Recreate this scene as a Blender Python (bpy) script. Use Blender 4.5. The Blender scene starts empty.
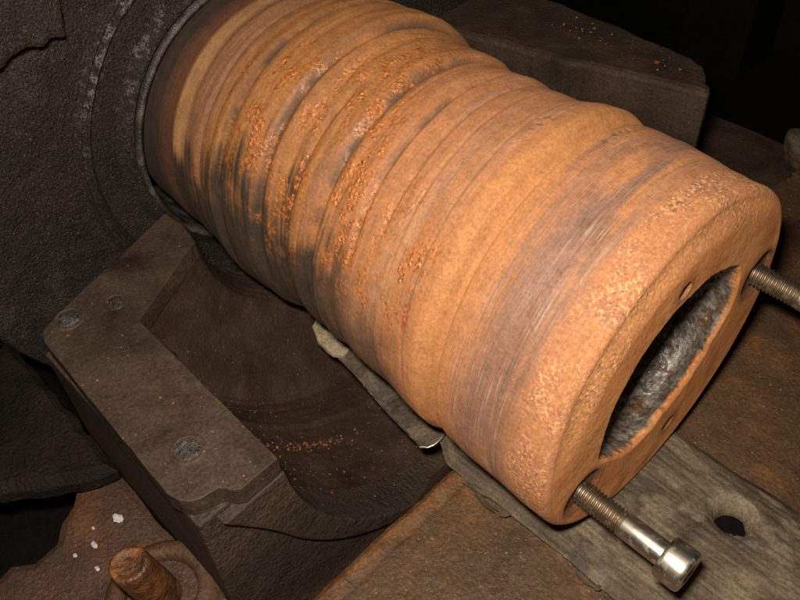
import bpy, bmesh, math, random
import numpy as np
from mathutils import Matrix, Vector

# ------------------------------------------------------------------ units
# modelled in shaft radii (R = 0.1 m); x along the shaft axis (0 = end face,
# + towards the viewer), y across (away), z up (0 = axis height)
S = 0.1
OZ = 2.0            # axis height above the lowest floor, in R
def W(x, y, z): return Vector((x * S, y * S, (z + OZ) * S))

scene = bpy.context.scene
C = scene.collection

# ------------------------------------------------------------------ camera
cam = bpy.data.cameras.new("camera")
cam.lens = 36.9; cam.sensor_width = 36.0; cam.clip_start = 0.01; cam.clip_end = 50
camo = bpy.data.objects.new("camera", cam); C.objects.link(camo)
RT = Vector((0.69579502, 0.71679825, -0.04549242))
UP = Vector((-0.49858486, 0.52762556, 0.6877677))
BK = Vector((0.51699364, -0.45586351, 0.72450399))
CP = W(1.01463497, -2.69479405, 3.29894475)
m = Matrix(((RT.x, UP.x, BK.x, CP.x), (RT.y, UP.y, BK.y, CP.y), (RT.z, UP.z, BK.z, CP.z), (0, 0, 0, 1)))
camo.matrix_world = m
scene.camera = camo

# ------------------------------------------------------------------ world + flash
world = bpy.data.worlds.new("World"); scene.world = world; world.use_nodes = True
bg = world.node_tree.nodes["Background"]
bg.inputs[0].default_value = (1.0, 0.85, 0.7, 1); bg.inputs[1].default_value = 0.006
fl = bpy.data.lights.new("camera_flash", 'AREA')
fl.shape = 'RECTANGLE'; fl.size = 0.034; fl.size_y = 0.016; fl.energy = 3.15; fl.color = (1.0, 0.915, 0.81)
flo = bpy.data.objects.new("camera_flash", fl); C.objects.link(flo)
fp = CP - RT * 0.020 + UP * 0.036 + BK * 0.0
aim = W(-0.55, -0.25, 0.0)
flo.location = fp
flo.rotation_euler = (aim - fp).to_track_quat('-Z', 'Y').to_euler()

vs = scene.view_settings
vs.view_transform = 'Standard'; vs.look = 'None'; vs.exposure = 0.0; vs.gamma = 1.0; vs.use_curve_mapping = False
scene.render.engine = 'CYCLES'

# ------------------------------------------------------------------ noise (numpy)
def _h(i, j, k, s):
    n = (i * 374761393 + j * 668265263 + k * 2147483647 + s * 1274126177) & 0xffffffff
    n = ((n ^ (n >> 13)) * 1274126177) & 0xffffffff
    n = ((n ^ (n >> 16)) * 2246822519) & 0xffffffff
    return ((n ^ (n >> 15)) & 0xffffff) / float(0xffffff)
def vn(x, y, z, s=0):
    x = np.asarray(x, float); y = np.asarray(y, float) + 0 * x; z = np.asarray(z, float) + 0 * x
    i = np.floor(x).astype(np.int64); j = np.floor(y).astype(np.int64); k = np.floor(z).astype(np.int64)
    u = x - i; v = y - j; w = z - k
    u = u*u*(3-2*u); v = v*v*(3-2*v); w = w*w*(3-2*w)
    r = 0
    for a in (0, 1):
        for b in (0, 1):
            for c in (0, 1):
                r = r + _h(i+a, j+b, k+c, s) * (u if a else 1-u) * (v if b else 1-v) * (w if c else 1-w)
    return r
def fbm(x, y, z, o=4, s=0, g=0.5):
    r = 0; a = 1; t = 0
    for q in range(o):
        r = r + a * vn(x * 2**q, y * 2**q, z * 2**q, s + q); t += a; a *= g
    return r / t
def sst(e0, e1, x):
    t = np.clip((x - e0) / (e1 - e0), 0, 1); return t*t*(3-2*t)
def gau(x, m, s): return np.exp(-((x - m) / s)**2)

# ------------------------------------------------------------------ object helpers
def props(o, label=None, cat=None, group=None, kind=None):
    if label: o["label"] = label
    if cat: o["category"] = cat
    if group: o["group"] = group
    if kind: o["kind"] = kind
    return o
def thing(name, base, label, cat, group=None):
    e = bpy.data.objects.new(name, None); C.objects.link(e); e.location = W(*base); e.empty_display_size = 0.02
    return props(e, label, cat, group)
def loc_of(p):
    v = Vector((0, 0, 0))
    while p is not None:
        v = v + p.location; p = p.parent
    return v
def make(name, verts, faces, mat, parent=None, base=None, smooth=True):
    """verts in R units (n,3); returns a mesh object whose origin is the parent's (or base)"""
    v = np.asarray(verts, float).reshape(-1, 3) * S; v[:, 2] += OZ * S
    if parent is not None: o0 = loc_of(parent)
    elif base is not None: o0 = W(*base)
    else: o0 = Vector((0, 0, 0))
    v = v - np.array(o0)
    me = bpy.data.meshes.new(name)
    me.from_pydata(v.tolist(), [], faces if isinstance(faces, list) else faces.tolist())
    me.validate(); me.update()
    if smooth: me.polygons.foreach_set("use_smooth", [True] * len(me.polygons))
    if mat: me.materials.append(mat)
    o = bpy.data.objects.new(name, me); C.objects.link(o)
    if parent is not None: o.parent = parent
    else: o.location = o0
    return o
def grid_faces(nr, nc, wrap=False, flip=False):
    r = np.arange(nr - 1)[:, None]; c = np.arange(nc if wrap else nc - 1)[None, :]; c2 = (c + 1) % nc
    f = np.stack([r*nc + c, r*nc + c2, (r+1)*nc + c2, (r+1)*nc + c], -1).reshape(-1, 4)
    return f[:, ::-1] if flip else f
def recalc(o):
    bm = bmesh.new(); bm.from_mesh(o.data); bmesh.ops.recalc_face_normals(bm, faces=bm.faces); bm.to_mesh(o.data); bm.free()
def bevel(o, w, seg=2, ang=35):
    md = o.modifiers.new("bevel", 'BEVEL'); md.width = w * S; md.segments = seg; md.limit_method = 'ANGLE'; md.angle_limit = math.radians(ang)
    return o
def prism(name, poly, z0, z1, mat, parent=None, base=None, axis='z', rough=0.0, seed=0, bev=0.0, cuts=0):
    """closed polygon extruded; axis z: poly=(x,y); axis x: poly=(y,z)"""
    pts = []
    n = len(poly)
    for i in range(n):
        a, b = poly[i], poly[(i+1) % n]
        k = max(1, int(math.hypot(b[0]-a[0], b[1]-a[1]) / cuts)) if cuts else 1
        for q in range(k): pts.append((a[0] + (b[0]-a[0])*q/k, a[1] + (b[1]-a[1])*q/k))
    if rough:
        rr = random.Random(seed); pts = [(p[0] + rr.uniform(-rough, rough), p[1] + rr.uniform(-rough, rough)) for p in pts]
    n = len(pts)
    f3 = (lambda p, h: (p[0], p[1], h)) if axis == 'z' else (lambda p, h: (h, p[0], p[1]))
    v = [f3(p, z0) for p in pts] + [f3(p, z1) for p in pts]
    f = [list(range(n))[::-1], list(range(n, 2*n))] + [[i, (i+1) % n, n + (i+1) % n, n + i] for i in range(n)]
    o = make(name, v, f, mat, parent, base, smooth=False)
    recalc(o)
    if bev: bevel(o, bev)
    return o
def lathe(name, prof, n, mat, parent, org, axis='x', a0=0, a1=360, caps=False, smooth=True):
    """prof: list of (h, r) along the axis"""
    full = abs(a1 - a0) >= 359.9
    t = np.radians(np.linspace(a0, a1, n, endpoint=not full))
    v = []
    for h, r in prof:
        for q in t:
            p = (h, r*math.cos(q), r*math.sin(q)) if axis == 'x' else (r*math.cos(q), r*math.sin(q), h)
            v.append((p[0]+org[0], p[1]+org[1], p[2]+org[2]))
    f = grid_faces(len(prof), n, wrap=full).tolist()
    if caps:
        f.append(list(range(n))); f.append([(len(prof)-1)*n + i for i in range(n)][::-1])
    o = make(name, v, f, mat, parent, smooth=smooth); recalc(o); return o

# ------------------------------------------------------------------ material helper
class MT:
    def __init__(s, name):
        s.m = bpy.data.materials.new(name); s.m.use_nodes = True; s.nt = s.m.node_tree; s.N = s.nt.nodes; s.L = s.nt.links
        s.b = s.N["Principled BSDF"]; s.tc = s.N.new("ShaderNodeTexCoord").outputs["Object"]
    def vec(s, sc, off=(0, 0, 0)):
        n = s.N.new("ShaderNodeMapping"); n.inputs["Scale"].default_value = sc; n.inputs["Location"].default_value = off
        s.L.new(s.tc, n.inputs[0]); return n.outputs[0]
    def noise(s, sc, det=4, rough=0.55, vec=None, dist=0.0):
        n = s.N.new("ShaderNodeTexNoise"); n.inputs["Scale"].default_value = sc; n.inputs["Detail"].default_value = det
        n.inputs["Roughness"].default_value = rough; n.inputs["Distortion"].default_value = dist
        s.L.new(vec if vec else s.tc, n.inputs["Vector"]); return n.outputs["Fac"]
    def vor(s, sc, vec=None, feat='F1', out="Distance"):
        n = s.N.new("ShaderNodeTexVoronoi"); n.inputs["Scale"].default_value = sc; n.feature = feat
        s.L.new(vec if vec else s.tc, n.inputs["Vector"]); return n.outputs[out]
    def ramp(s, fac, stops):
        n = s.N.new("ShaderNodeValToRGB"); e = n.color_ramp.elements
        while len(e) < len(stops): e.new(0.5)
        for i, (p, c) in enumerate(stops):
            e[i].position = p; e[i].color = (c, c, c, 1) if isinstance(c, (int, float)) else (*c, 1)
        s.L.new(fac, n.inputs[0]); return n.outputs[0]
    def mix(s, fac, a, b, mode='MIX'):
        n = s.N.new("ShaderNodeMix"); n.data_type = 'RGBA'; n.blend_type = mode
        for i, v in ((0, fac), (6, a), (7, b)):
            if isinstance(v, (int, float)): n.inputs[i].default_value = v if i == 0 else (v, v, v, 1)
            elif isinstance(v, tuple): n.inputs[i].default_value = (*v, 1)
            else: s.L.new(v, n.inputs[i])
        return n.outputs[2]
    def math(s, op, a, b=0.0, clamp=False):
        n = s.N.new("ShaderNodeMath"); n.operation = op; n.use_clamp = clamp
        for i, v in ((0, a), (1, b)):
            if isinstance(v, (int, float)): n.inputs[i].default_value = v
            else: s.L.new(v, n.inputs[i])
        return n.outputs[0]
    def attr(s, name, out="Color"):
        n = s.N.new("ShaderNodeAttribute"); n.attribute_name = name; return n.outputs[out]
    def bump(s, h, st, dist, prev=None):
        n = s.N.new("ShaderNodeBump"); n.inputs["Strength"].default_value = st; n.inputs["Distance"].default_value = dist
        s.L.new(h, n.inputs["Height"])
        if prev: s.L.new(prev, n.inputs["Normal"])
        return n.outputs[0]
    def set(s, col=None, rough=None, metal=None, nrm=None, spec=None):
        for k, v in (("Base Color", col), ("Roughness", rough), ("Metallic", metal), ("Normal", nrm), ("Specular IOR Level", spec)):
            if v is None: continue
            if isinstance(v, (int, float)): s.b.inputs[k].default_value = v
            elif isinstance(v, tuple): s.b.inputs[k].default_value = (*v, 1)
            else: s.L.new(v, s.b.inputs[k])
        return s.m

# ---- materials
def m_shaft():
    t = MT("rusted_shaft")
    col = t.attr("rust_colour"); cr = t.attr("crust", "Fac"); wet = t.attr("gloss", "Fac"); gr = t.attr("grain", "Fac")
    n1 = t.noise(1, 4, 0.65, t.vec((1100, 34, 34)))   # fine turning streaks
    n0 = t.noise(1, 3, 0.6, t.vec((420, 16, 16)))
    n2 = t.noise(620, 4, 0.7)                         # grain
    n3 = t.noise(130, 5, 0.65)
    g = t.mix(1.0, col, t.ramp(n1, [(0.3, 0.93), (0.7, 1.05)]), 'MULTIPLY')
    g = t.mix(1.0, g, t.ramp(n0, [(0.32, (0.93, 0.92, 0.92)), (0.66, (1.03, 1.03, 1.02))]), 'MULTIPLY')
    g = t.mix(1.0, g, t.ramp(n2, [(0.28, 0.72), (0.72, 1.24)]), 'MULTIPLY')
    g = t.mix(1.0, g, t.ramp(n3, [(0.3, 0.82), (0.7, 1.12)]), 'MULTIPLY')
    sc_ = t.math('MULTIPLY', t.attr('scratch', 'Fac'), t.ramp(t.noise(1, 3, 0.6, t.vec((1900, 34, 34), (2, 3, 4))), [(0.56, 0.0), (0.66, 1.0)]))
    g = t.mix(t.math('MULTIPLY', sc_, 0.75), g, (0.46, 0.37, 0.27))
    sd_ = t.math('MULTIPLY', t.attr('scratch', 'Fac'), t.ramp(t.noise(1, 3, 0.6, t.vec((1500, 22, 22), (5, 1, 8))), [(0.54, 0.0), (0.64, 1.0)]))
    g = t.mix(t.math('MULTIPLY', sd_, 0.8), g, (0.12, 0.068, 0.042))
    sp = t.ramp(t.noise(520, 2, 0.5), [(0.50, 0.0), (0.58, 1.0)])
    g = t.mix(t.math('MULTIPLY', sp, t.math('MULTIPLY', cr, 0.8)), g, (0.74, 0.27, 0.055))
    sp2 = t.ramp(t.noise(520, 2, 0.5, t.vec((1, 1, 1), (3, 5, 7))), [(0.56, 0.0), (0.68, 1.0)])
    g = t.mix(t.math('MULTIPLY', sp2, t.math('MULTIPLY', cr, 0.8)), g, (0.16, 0.040, 0.018))
    sp3 = t.ramp(t.noise(600, 2, 0.5, t.vec((1, 1, 1), (8, 1, 2))), [(0.53, 0.0), (0.63, 1.0)])
    g = t.mix(t.math('MULTIPLY', sp3, t.math('MULTIPLY', gr, 0.75)), g, (0.66, 0.38, 0.17))
    sp4 = t.ramp(t.noise(500, 3, 0.6, t.vec((1, 1, 1), (2, 9, 4))), [(0.54, 0.0), (0.64, 1.0)])
    g = t.mix(t.math('MULTIPLY', sp4, t.math('MULTIPLY', gr, 0.85)), g, (0.22, 0.095, 0.060))
    nb = t.bump(n1, 0.22, 0.0005)
    nb = t.bump(n0, 0.12, 0.0010, nb)
    nb = t.bump(n2, 0.40, 0.0005, nb)
    v = t.math('SUBTRACT', t.math('ADD', t.noise(560, 3, 0.7), t.math('MULTIPLY', t.vor(420, None, 'F1'), 0.8)), 0.92)
    nb = t.bump(t.math('MULTIPLY', v, t.math('MAXIMUM', cr, t.math('MULTIPLY', gr, 0.22))), 0.85, 0.0021, nb)
    r = t.math('SUBTRACT', 0.80, t.math('MULTIPLY', wet, t.ramp(t.noise(300, 3, 0.6, t.vec((1, 1, 1), (6, 6, 1))), [(0.42, 0.30), (0.60, 0.66)])))
    r = t.math('ADD', r, t.math('MULTIPLY', t.math('SUBTRACT', n3, 0.5), 0.25), True)
    if 'Diffuse Roughness' in t.b.inputs: t.b.inputs['Diffuse Roughness'].default_value = 0.25
    wetm = t.math('MULTIPLY', t.ramp(cr, [(0.15, 0.0), (0.5, 1.0)]), t.ramp(t.noise(260, 3, 0.6, t.vec((1, 1, 1), (9, 2, 1))), [(0.44, 0.0), (0.56, 1.0)]))
    r = t.math('SUBTRACT', r, t.math('MULTIPLY', wetm, 0.5), True); r = t.math('MAXIMUM', r, 0.16)
    return t.set(g, r, 0.0, nb, t.math('ADD', 0.45, t.math('MULTIPLY', wetm, 0.5)))
def m_grain(name, stops, big=18, sc=700, bst=0.6, bd=0.0008, rough=(0.5, 0.8), speck=None, lump=None, spec=0.4, wear=None):
    """generic dirty metal: large patches + grain + relief"""
    t = MT(name)
    p = t.noise(big, 6, 0.62, dist=0.4); c = t.ramp(p, stops)
    g = t.noise(sc, 3, 0.6)
    c = t.mix(1.0, c, t.ramp(g, [(0.25, 0.6), (0.78, 1.4)]), 'MULTIPLY')
    if speck:
        k = t.ramp(t.noise(speck[0], 2, 0.5, t.vec((1, 1, 1), (1.3, 2.1, 0.7))), [(speck[1], 0.0), (speck[1] + 0.06, 1.0)])
        c = t.mix(k, c, speck[2])
    if wear: c = t.mix(t.math('MULTIPLY', t.attr('wear', 'Fac'), t.ramp(g, [(0.42, 0.0), (0.58, 1.0)])), c, wear)
    nb = t.bump(g, bst, bd)
    if lump: nb = t.bump(t.noise(lump[0], 4, 0.6), lump[1], lump[2], nb)
    r = t.ramp(t.noise(big * 4, 4, 0.6), [(0.3, rough[0]), (0.7, rough[1])])
    return t.set(c, r, 0.0, nb, spec)
MAT = {}
MAT['shaft'] = m_shaft()
def m_bore():
    t = MT("scraped_bore_metal")
    p = t.noise(110, 6, 0.7, dist=0.8); g = t.noise(420, 4, 0.65)
    c = t.ramp(p, [(0.36, (0.26, 0.085, 0.028)), (0.43, (0.085, 0.066, 0.050)), (0.53, (0.19, 0.155, 0.12)), (0.64, (0.29, 0.25, 0.205)), (0.72, (0.09, 0.068, 0.05))])
    c = t.mix(1.0, c, t.ramp(g, [(0.3, 0.5), (0.7, 1.4)]), 'MULTIPLY')
    rim = t.attr("rim_rust", "Fac")
    c = t.mix(rim, c, t.mix(1.0, (0.58, 0.225, 0.068), t.ramp(g, [(0.3, 0.6), (0.7, 1.3)]), 'MULTIPLY'))
    nb = t.bump(g, 0.35, 0.0012); nb = t.bump(t.vor(300, None, 'F1'), 0.5, 0.0012, nb); nb = t.bump(t.noise(150, 4, 0.6), 0.6, 0.0022, nb)
    r = t.math('ADD', t.ramp(p, [(0.4, 0.24), (0.7, 0.48)]), t.math('MULTIPLY', rim, 0.35), True)
    return t.set(c, r, 0.0, nb, 0.8)
MAT['bore'] = m_bore()
MAT['casing'] = m_grain("rough_cast_iron", [(0.3, (0.016, 0.012, 0.009)), (0.55, (0.034, 0.025, 0.017)), (0.75, (0.023, 0.017, 0.012))],
                        big=25, sc=800, bst=1.0, bd=0.0022, rough=(0.36, 0.55), speck=(950, 0.63, (0.15, 0.115, 0.08)), lump=(420, 0.6, 0.003), spec=0.5, wear=(0.32, 0.29, 0.26))
MAT['lip'] = m_grain("worn_steel_lip", [(0.42, (0.026, 0.020, 0.016)), (0.52, (0.055, 0.046, 0.039)), (0.66, (0.14, 0.125, 0.11))], big=70, sc=800, bst=0.7, bd=0.0012, rough=(0.35, 0.55), spec=0.8)
MAT['housing'] = m_grain("oily_brown_casting", [(0.3, (0.032, 0.018, 0.011)), (0.5, (0.056, 0.032, 0.020)), (0.7, (0.085, 0.047, 0.028))],
                         big=22, sc=520, bst=0.55, bd=0.0010, rough=(0.5, 0.75), speck=(420, 0.72, (0.22, 0.12, 0.06)))
MAT['dark'] = m_grain("dark_rough_casting", [(0.3, (0.022, 0.017, 0.013)), (0.7, (0.06, 0.046, 0.036))],
                      big=30, sc=460, bst=0.9, bd=0.0026, rough=(0.5, 0.8), speck=(600, 0.70, (0.14, 0.11, 0.085)), lump=(120, 0.6, 0.005))
MAT['flange'] = m_grain("machined_dirty_face", [(0.32, (0.024, 0.014, 0.0085)), (0.44, (0.050, 0.031, 0.019)), (0.56, (0.070, 0.046, 0.029)), (0.68, (0.036, 0.021, 0.0125))],
                        big=20, sc=560, bst=0.5, bd=0.0010, rough=(0.52, 0.75), speck=(420, 0.71, (0.19, 0.135, 0.09)), spec=0.28, lump=(90, 0.45, 0.003))
MAT['plate'] = m_grain("rusted_base_plate", [(0.30, (0.055, 0.030, 0.016)), (0.45, (0.098, 0.052, 0.023)), (0.55, (0.115, 0.058, 0.025)), (0.66, (0.185, 0.085, 0.026)), (0.76, (0.08, 0.042, 0.020))],
                       big=22, sc=520, bst=0.6, bd=0.0012, rough=(0.45, 0.75), speck=(520, 0.69, (0.34, 0.24, 0.14)), lump=(110, 0.4, 0.003))
MAT['foot'] = m_grain('stained_housing_casting', [(0.32, (0.035, 0.027, 0.020)), (0.52, (0.062, 0.042, 0.029)), (0.68, (0.105, 0.052, 0.030))], big=16, sc=460, bst=0.9, bd=0.002, rough=(0.5, 0.8), speck=(420, 0.72, (0.16, 0.11, 0.075)), lump=(110, 0.5, 0.004), spec=0.25)
MAT['soot'] = m_grain('sooty_casting', [(0.3, (0.010, 0.0075, 0.0055)), (0.7, (0.026, 0.0195, 0.0135))], big=24, sc=460, bst=0.9, bd=0.002, lump=(110, 0.5, 0.004), spec=0.15)
MAT['block'] = m_grain('grimy_brown_block', [(0.3, (0.026, 0.016, 0.010)), (0.52, (0.050, 0.031, 0.020)), (0.7, (0.078, 0.045, 0.027))], big=24, sc=480, bst=0.6, bd=0.0014, rough=(0.6, 0.85), speck=(420, 0.71, (0.13, 0.09, 0.06)), lump=(90, 0.35, 0.003), spec=0.2)
MAT['orange'] = m_grain("bright_rust_edge", [(0.3, (0.075, 0.042, 0.02)), (0.5, (0.17, 0.075, 0.026)), (0.7, (0.15, 0.10, 0.055))], big=40, sc=500, bst=0.6, bd=0.0015)
MAT['lug'] = m_grain("reddish_rust_casting", [(0.3, (0.042, 0.025, 0.017)), (0.46, (0.075, 0.040, 0.025)), (0.56, (0.095, 0.046, 0.026)), (0.7, (0.145, 0.060, 0.027))],
                     big=20, sc=480, bst=0.7, bd=0.0014, rough=(0.4, 0.7), speck=(420, 0.72, (0.26, 0.17, 0.11)), lump=(100, 0.5, 0.003))
MAT['drop'] = m_grain('amber_drop', [(0.3, (0.20, 0.09, 0.03)), (0.7, (0.34, 0.16, 0.05))], rough=(0.15, 0.25), spec=0.8)
MAT['stud'] = m_grain("orange_oiled_rust", [(0.38, (0.045, 0.020, 0.010)), (0.48, (0.13, 0.045, 0.013)), (0.58, (0.24, 0.088, 0.020)), (0.68, (0.07, 0.027, 0.012))], big=75, sc=420, bst=0.7, bd=0.0016, rough=(0.32, 0.65), spec=0.5, lump=(140, 0.4, 0.002))
MAT['ring'] = m_grain("washer_rust", [(0.3, (0.050, 0.044, 0.030)), (0.46, (0.105, 0.048, 0.022)), (0.7, (0.075, 0.036, 0.020))], big=60, sc=480, bst=0.6, bd=0.0012)
MAT['chip'] = m_grain("pale_paint", [(0.3, (0.55, 0.52, 0.46)), (0.7, (0.7, 0.66, 0.6))], big=90, sc=700)
MAT['crumb'] = m_grain("rust_crumb", [(0.3, (0.22, 0.075, 0.025)), (0.7, (0.40, 0.15, 0.05))], big=150, sc=900)
MAT['dust'] = m_grain("pale_grit", [(0.3, (0.12, 0.085, 0.055)), (0.7, (0.27, 0.21, 0.15))], big=300, sc=900)
MAT['plug'] = m_grain("scraped_grey_plug", [(0.36, (0.022, 0.018, 0.015)), (0.64, (0.12, 0.105, 0.092))], big=140, sc=380, bst=0.9, bd=0.003, rough=(0.4, 0.6), spec=0.45)
MAT['pale_wood'] = m_grain("split_wood", [(0.3, (0.30, 0.22, 0.13)), (0.7, (0.46, 0.36, 0.23))], big=60, sc=500)
MAT['black'] = m_grain("sooty_steel_and_hole_shade", [(0.3, (0.005, 0.0045, 0.004)), (0.7, (0.012, 0.010, 0.009))], big=10, sc=300, spec=0.05)  # dark steel; also the painted shade inside the plank hole
def m_wood():
    t = MT("dirty_plank_wood")
    gr = t.noise(1, 6, 0.65, t.vec((22, 420, 420)), 0.6)
    pt = t.noise(26, 6, 0.68, dist=0.6)
    c = t.ramp(gr, [(0.28, (0.100, 0.070, 0.040)), (0.55, (0.155, 0.110, 0.066)), (0.78, (0.195, 0.142, 0.086))])
    dirt = t.ramp(pt, [(0.34, 0.42), (0.48, 0.72), (0.58, 0.98), (0.68, 1.30)])
    c = t.mix(1.0, c, dirt, 'MULTIPLY')
    c = t.mix(t.attr('wear', 'Fac'), c, (0.245, 0.185, 0.118))
    g = t.noise(620, 3, 0.6); c = t.mix(1.0, c, t.ramp(g, [(0.25, 0.6), (0.75, 1.4)]), 'MULTIPLY')
    nb = t.bump(gr, 0.3, 0.0012); nb = t.bump(g, 0.5, 0.0010, nb); nb = t.bump(pt, 0.4, 0.004, nb)
    return t.set(c, 0.66, 0.0, nb, 0.4)
MAT['wood'] = m_wood()
def m_steel(name, col, rough, metal=1.0, streak=(60, 900, 900), grime=0.55):
    t = MT(name)
    n = t.noise(1, 4, 0.6, t.vec(streak)); p = t.noise(120, 5, 0.65)
    c = t.mix(t.ramp(p, [(0.45, 0.0), (0.7, 0.65)]), col, (col[0]*0.45, col[1]*0.38, col[2]*0.30))
    c = t.mix(1.0, c, t.ramp(n, [(0.3, 0.85), (0.7, 1.1)]), 'MULTIPLY')
    k = t.ramp(t.noise(210, 5, 0.7, t.vec((1, 1, 1), (4, 2, 6))), [(0.54, 0.0), (0.68, grime)])
    c = t.mix(k, c, (0.12, 0.055, 0.022))
    r = t.math('ADD', t.ramp(p, [(0.35, rough), (0.7, rough + 0.2)]), t.math('MULTIPLY', k, 0.3), True); metal = t.math('SUBTRACT', metal, t.math('MULTIPLY', k, 0.8), True)
    return t.set(c, r, metal, t.bump(n, 0.12, 0.0004), 0.5)
MAT['steel'] = m_steel("bolt_steel", (0.62, 0.56, 0.46), 0.30)
MAT['thread'] = m_steel("dirty_thread_steel", (0.34, 0.255, 0.17), 0.40, grime=0.9)
MAT['strip'] = m_grain('stained_sheet_metal', [(0.32, (0.042, 0.030, 0.019)), (0.5, (0.090, 0.066, 0.042)), (0.66, (0.15, 0.115, 0.075))], big=45, sc=420, bst=0.4, bd=0.001, rough=(0.32, 0.6), spec=0.6, lump=(120, 0.4, 0.002))

def plate_band():
    t = MT("rusted_base_plate_edge"); m0 = MAT['plate']
    p = t.noise(22, 6, 0.62, dist=0.4)
    c = t.ramp(p, [(0.30, (0.055, 0.030, 0.016)), (0.45, (0.098, 0.052, 0.023)), (0.55, (0.115, 0.058, 0.025)), (0.66, (0.185, 0.085, 0.026)), (0.76, (0.08, 0.042, 0.020))])
    sx = t.N.new("ShaderNodeSeparateXYZ"); t.L.new(t.tc, sx.inputs[0])
    e = t.math('ADD', sx.outputs[0], t.math('MULTIPLY', t.math('SUBTRACT', t.noise(45, 5, 0.65), 0.5), 0.030))
    mr = t.N.new("ShaderNodeMapRange"); mr.inputs[1].default_value = -0.082; mr.inputs[2].default_value = -0.072; mr.inputs[3].default_value = 1; mr.inputs[4].default_value = 0; t.L.new(e, mr.inputs[0])
    oc = t.ramp(t.noise(55, 6, 0.65), [(0.36, (0.06, 0.034, 0.018)), (0.48, (0.16, 0.068, 0.022)), (0.58, (0.20, 0.085, 0.026)), (0.68, (0.16, 0.11, 0.062))])
    my = t.N.new('ShaderNodeMapRange'); my.inputs[1].default_value = 0.10; my.inputs[2].default_value = 0.18; my.inputs[3].default_value = 1; my.inputs[4].default_value = 0; t.L.new(sx.outputs[1], my.inputs[0])
    c = t.mix(t.math('MULTIPLY', mr.outputs[0], my.outputs[0]), c, oc)
    g = t.noise(520, 3, 0.6); c = t.mix(1.0, c, t.ramp(g, [(0.25, 0.6), (0.78, 1.4)]), 'MULTIPLY')
    k = t.ramp(t.noise(520, 2, 0.5, t.vec((1, 1, 1), (1.3, 2.1, 0.7))), [(0.69, 0.0), (0.75, 1.0)])
    c = t.mix(k, c, (0.30, 0.21, 0.13))
    nb = t.bump(g, 0.6, 0.0012); nb = t.bump(t.noise(110, 4, 0.6), 0.5, 0.003, nb)
    return t.set(c, t.ramp(t.noise(80, 4, 0.6), [(0.3, 0.45), (0.7, 0.75)]), 0.0, nb, 0.4)
MAT['plate'] = plate_band()

# ------------------------------------------------------------------ SETTING: floor, base plate
def sheet(name, xs, ys, zf, mat, thick):
    X, Y = np.meshgrid(xs, ys, indexing='ij'); Z = zf(X, Y)
    v = np.stack([X, Y, Z], -1).reshape(-1, 3); nr, nc = len(xs), len(ys)
    f = grid_faces(nr, nc, flip=False).tolist(); k = len(v)
    ring = [i*nc for i in range(nr)] + [(nr-1)*nc + j for j in range(1, nc)] + [i*nc + nc-1 for i in range(nr-2, -1, -1)] + [j for j in range(nc-2, 0, -1)]
    low = v[ring].copy(); low[:, 2] = thick
    f += [[ring[i], ring[(i+1) % len(ring)], k + (i+1) % len(ring), k + i] for i in range(len(ring))]
    f.append([k + i for i in range(len(ring))])
    o = make(name, np.vstack([v, low]), f, mat); recalc(o); return o
fo = sheet('floor', np.linspace(-14, 9, 60), np.linspace(-10, 14, 60), lambda X, Y: -1.97 + 0.05 * fbm(X, Y, 0*X, 3, 5), MAT['black'], -2.2)
props(fo, kind='structure')
def plate_z(X, Y):
    return -1.150 + 0.022 * (fbm(X*2.2, Y*2.2, 0*X, 4, 11) - 0.5) + 0.010 * (fbm(X*14, Y*14, 0*X, 3, 17) - 0.5)
def plate_full(X, Y):
    e = X + 0.035*(fbm(Y*3.1, 0*X + 2.0, 0*X, 4, 19) - 0.5) + 0.010*(vn(Y*24, X*8, 0*X, 20) - 0.5)
    return plate_z(X, Y) - 0.030*sst(-0.84, -0.885, e) - 0.77*sst(-0.880, -0.905, e) + 0.004*gau(e, -0.82, .03) - 0.005*gau(e, -0.75, .018)
pl = sheet('ground_plate', np.concatenate([[-0.96], np.linspace(-0.935, -0.70, 60), np.linspace(-0.685, 1.6, 150), np.linspace(1.65, 5, 20)]), np.concatenate([np.linspace(-4, -2.3, 12), np.linspace(-2.25, 3.75, 260)]), plate_full, MAT['plate'], -1.96)
props(pl, kind='structure')
fpz = sheet('far_plate', np.linspace(-3.4, -0.62, 70), np.linspace(2.35, 3.75, 60), lambda X, Y: plate_z(X, Y) - 0.010 + 0.018*sst(-.7, -.85, X) - 0.12*sst(3.5, 3.75, Y)*sst(-1.6, -2.4, X), MAT['block'], -1.95)
props(fpz, kind='structure')
# ------------------------------------------------------------------ SHAFT
TH = np.radians(np.concatenate([np.linspace(35, 265, 640, endpoint=False), np.linspace(265, 395, 150, endpoint=False)]))
top_k = [(-3.7, .93), (-3.2, .95), (-2.9, 1.0), (-2.57, 1.055), (-2.3, 1.065), (-2.13, 1.045), (-2.03, .990), (-1.9, .985), (-1.62, .979), (-1.30, .972), (-1.10, .985), (-.96, 1.022), (-.86, 1.030), (-.81, 1.015), (-.775, .965), (-.742, .955), (-.725, 1.000), (-.69, 1.006), (-.5, 1.012), (-.3, .990), (-.13, .984), (-.05, .984)]
bot_k = [(-3.7, .88), (-3.3, .90), (-3.1, .90), (-2.65, .947), (-2.45, .985), (-2.32, .97), (-2.10, .900), (-2.0, .895), (-1.77, .919), (-1.5, .944), (-1.2, .952), (-.99, .985), (-.88, .988), (-.81, .960), (-.775, .905), (-.742, .902), (-.722, .972), (-.70, .982), (-.48, .993), (-.2, 1.0), (-.05, 1.0)]
def pr(k, x):
    a = np.array(k); y = np.interp(x, a[:, 0], a[:, 1])
    return (y + np.interp(x-.006, a[:, 0], a[:, 1]) + np.interp(x+.006, a[:, 0], a[:, 1])) / 3
xs_body = np.linspace(-3.62, -0.755, 420); xs_col = np.linspace(-0.755, -0.050, 136)
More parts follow.
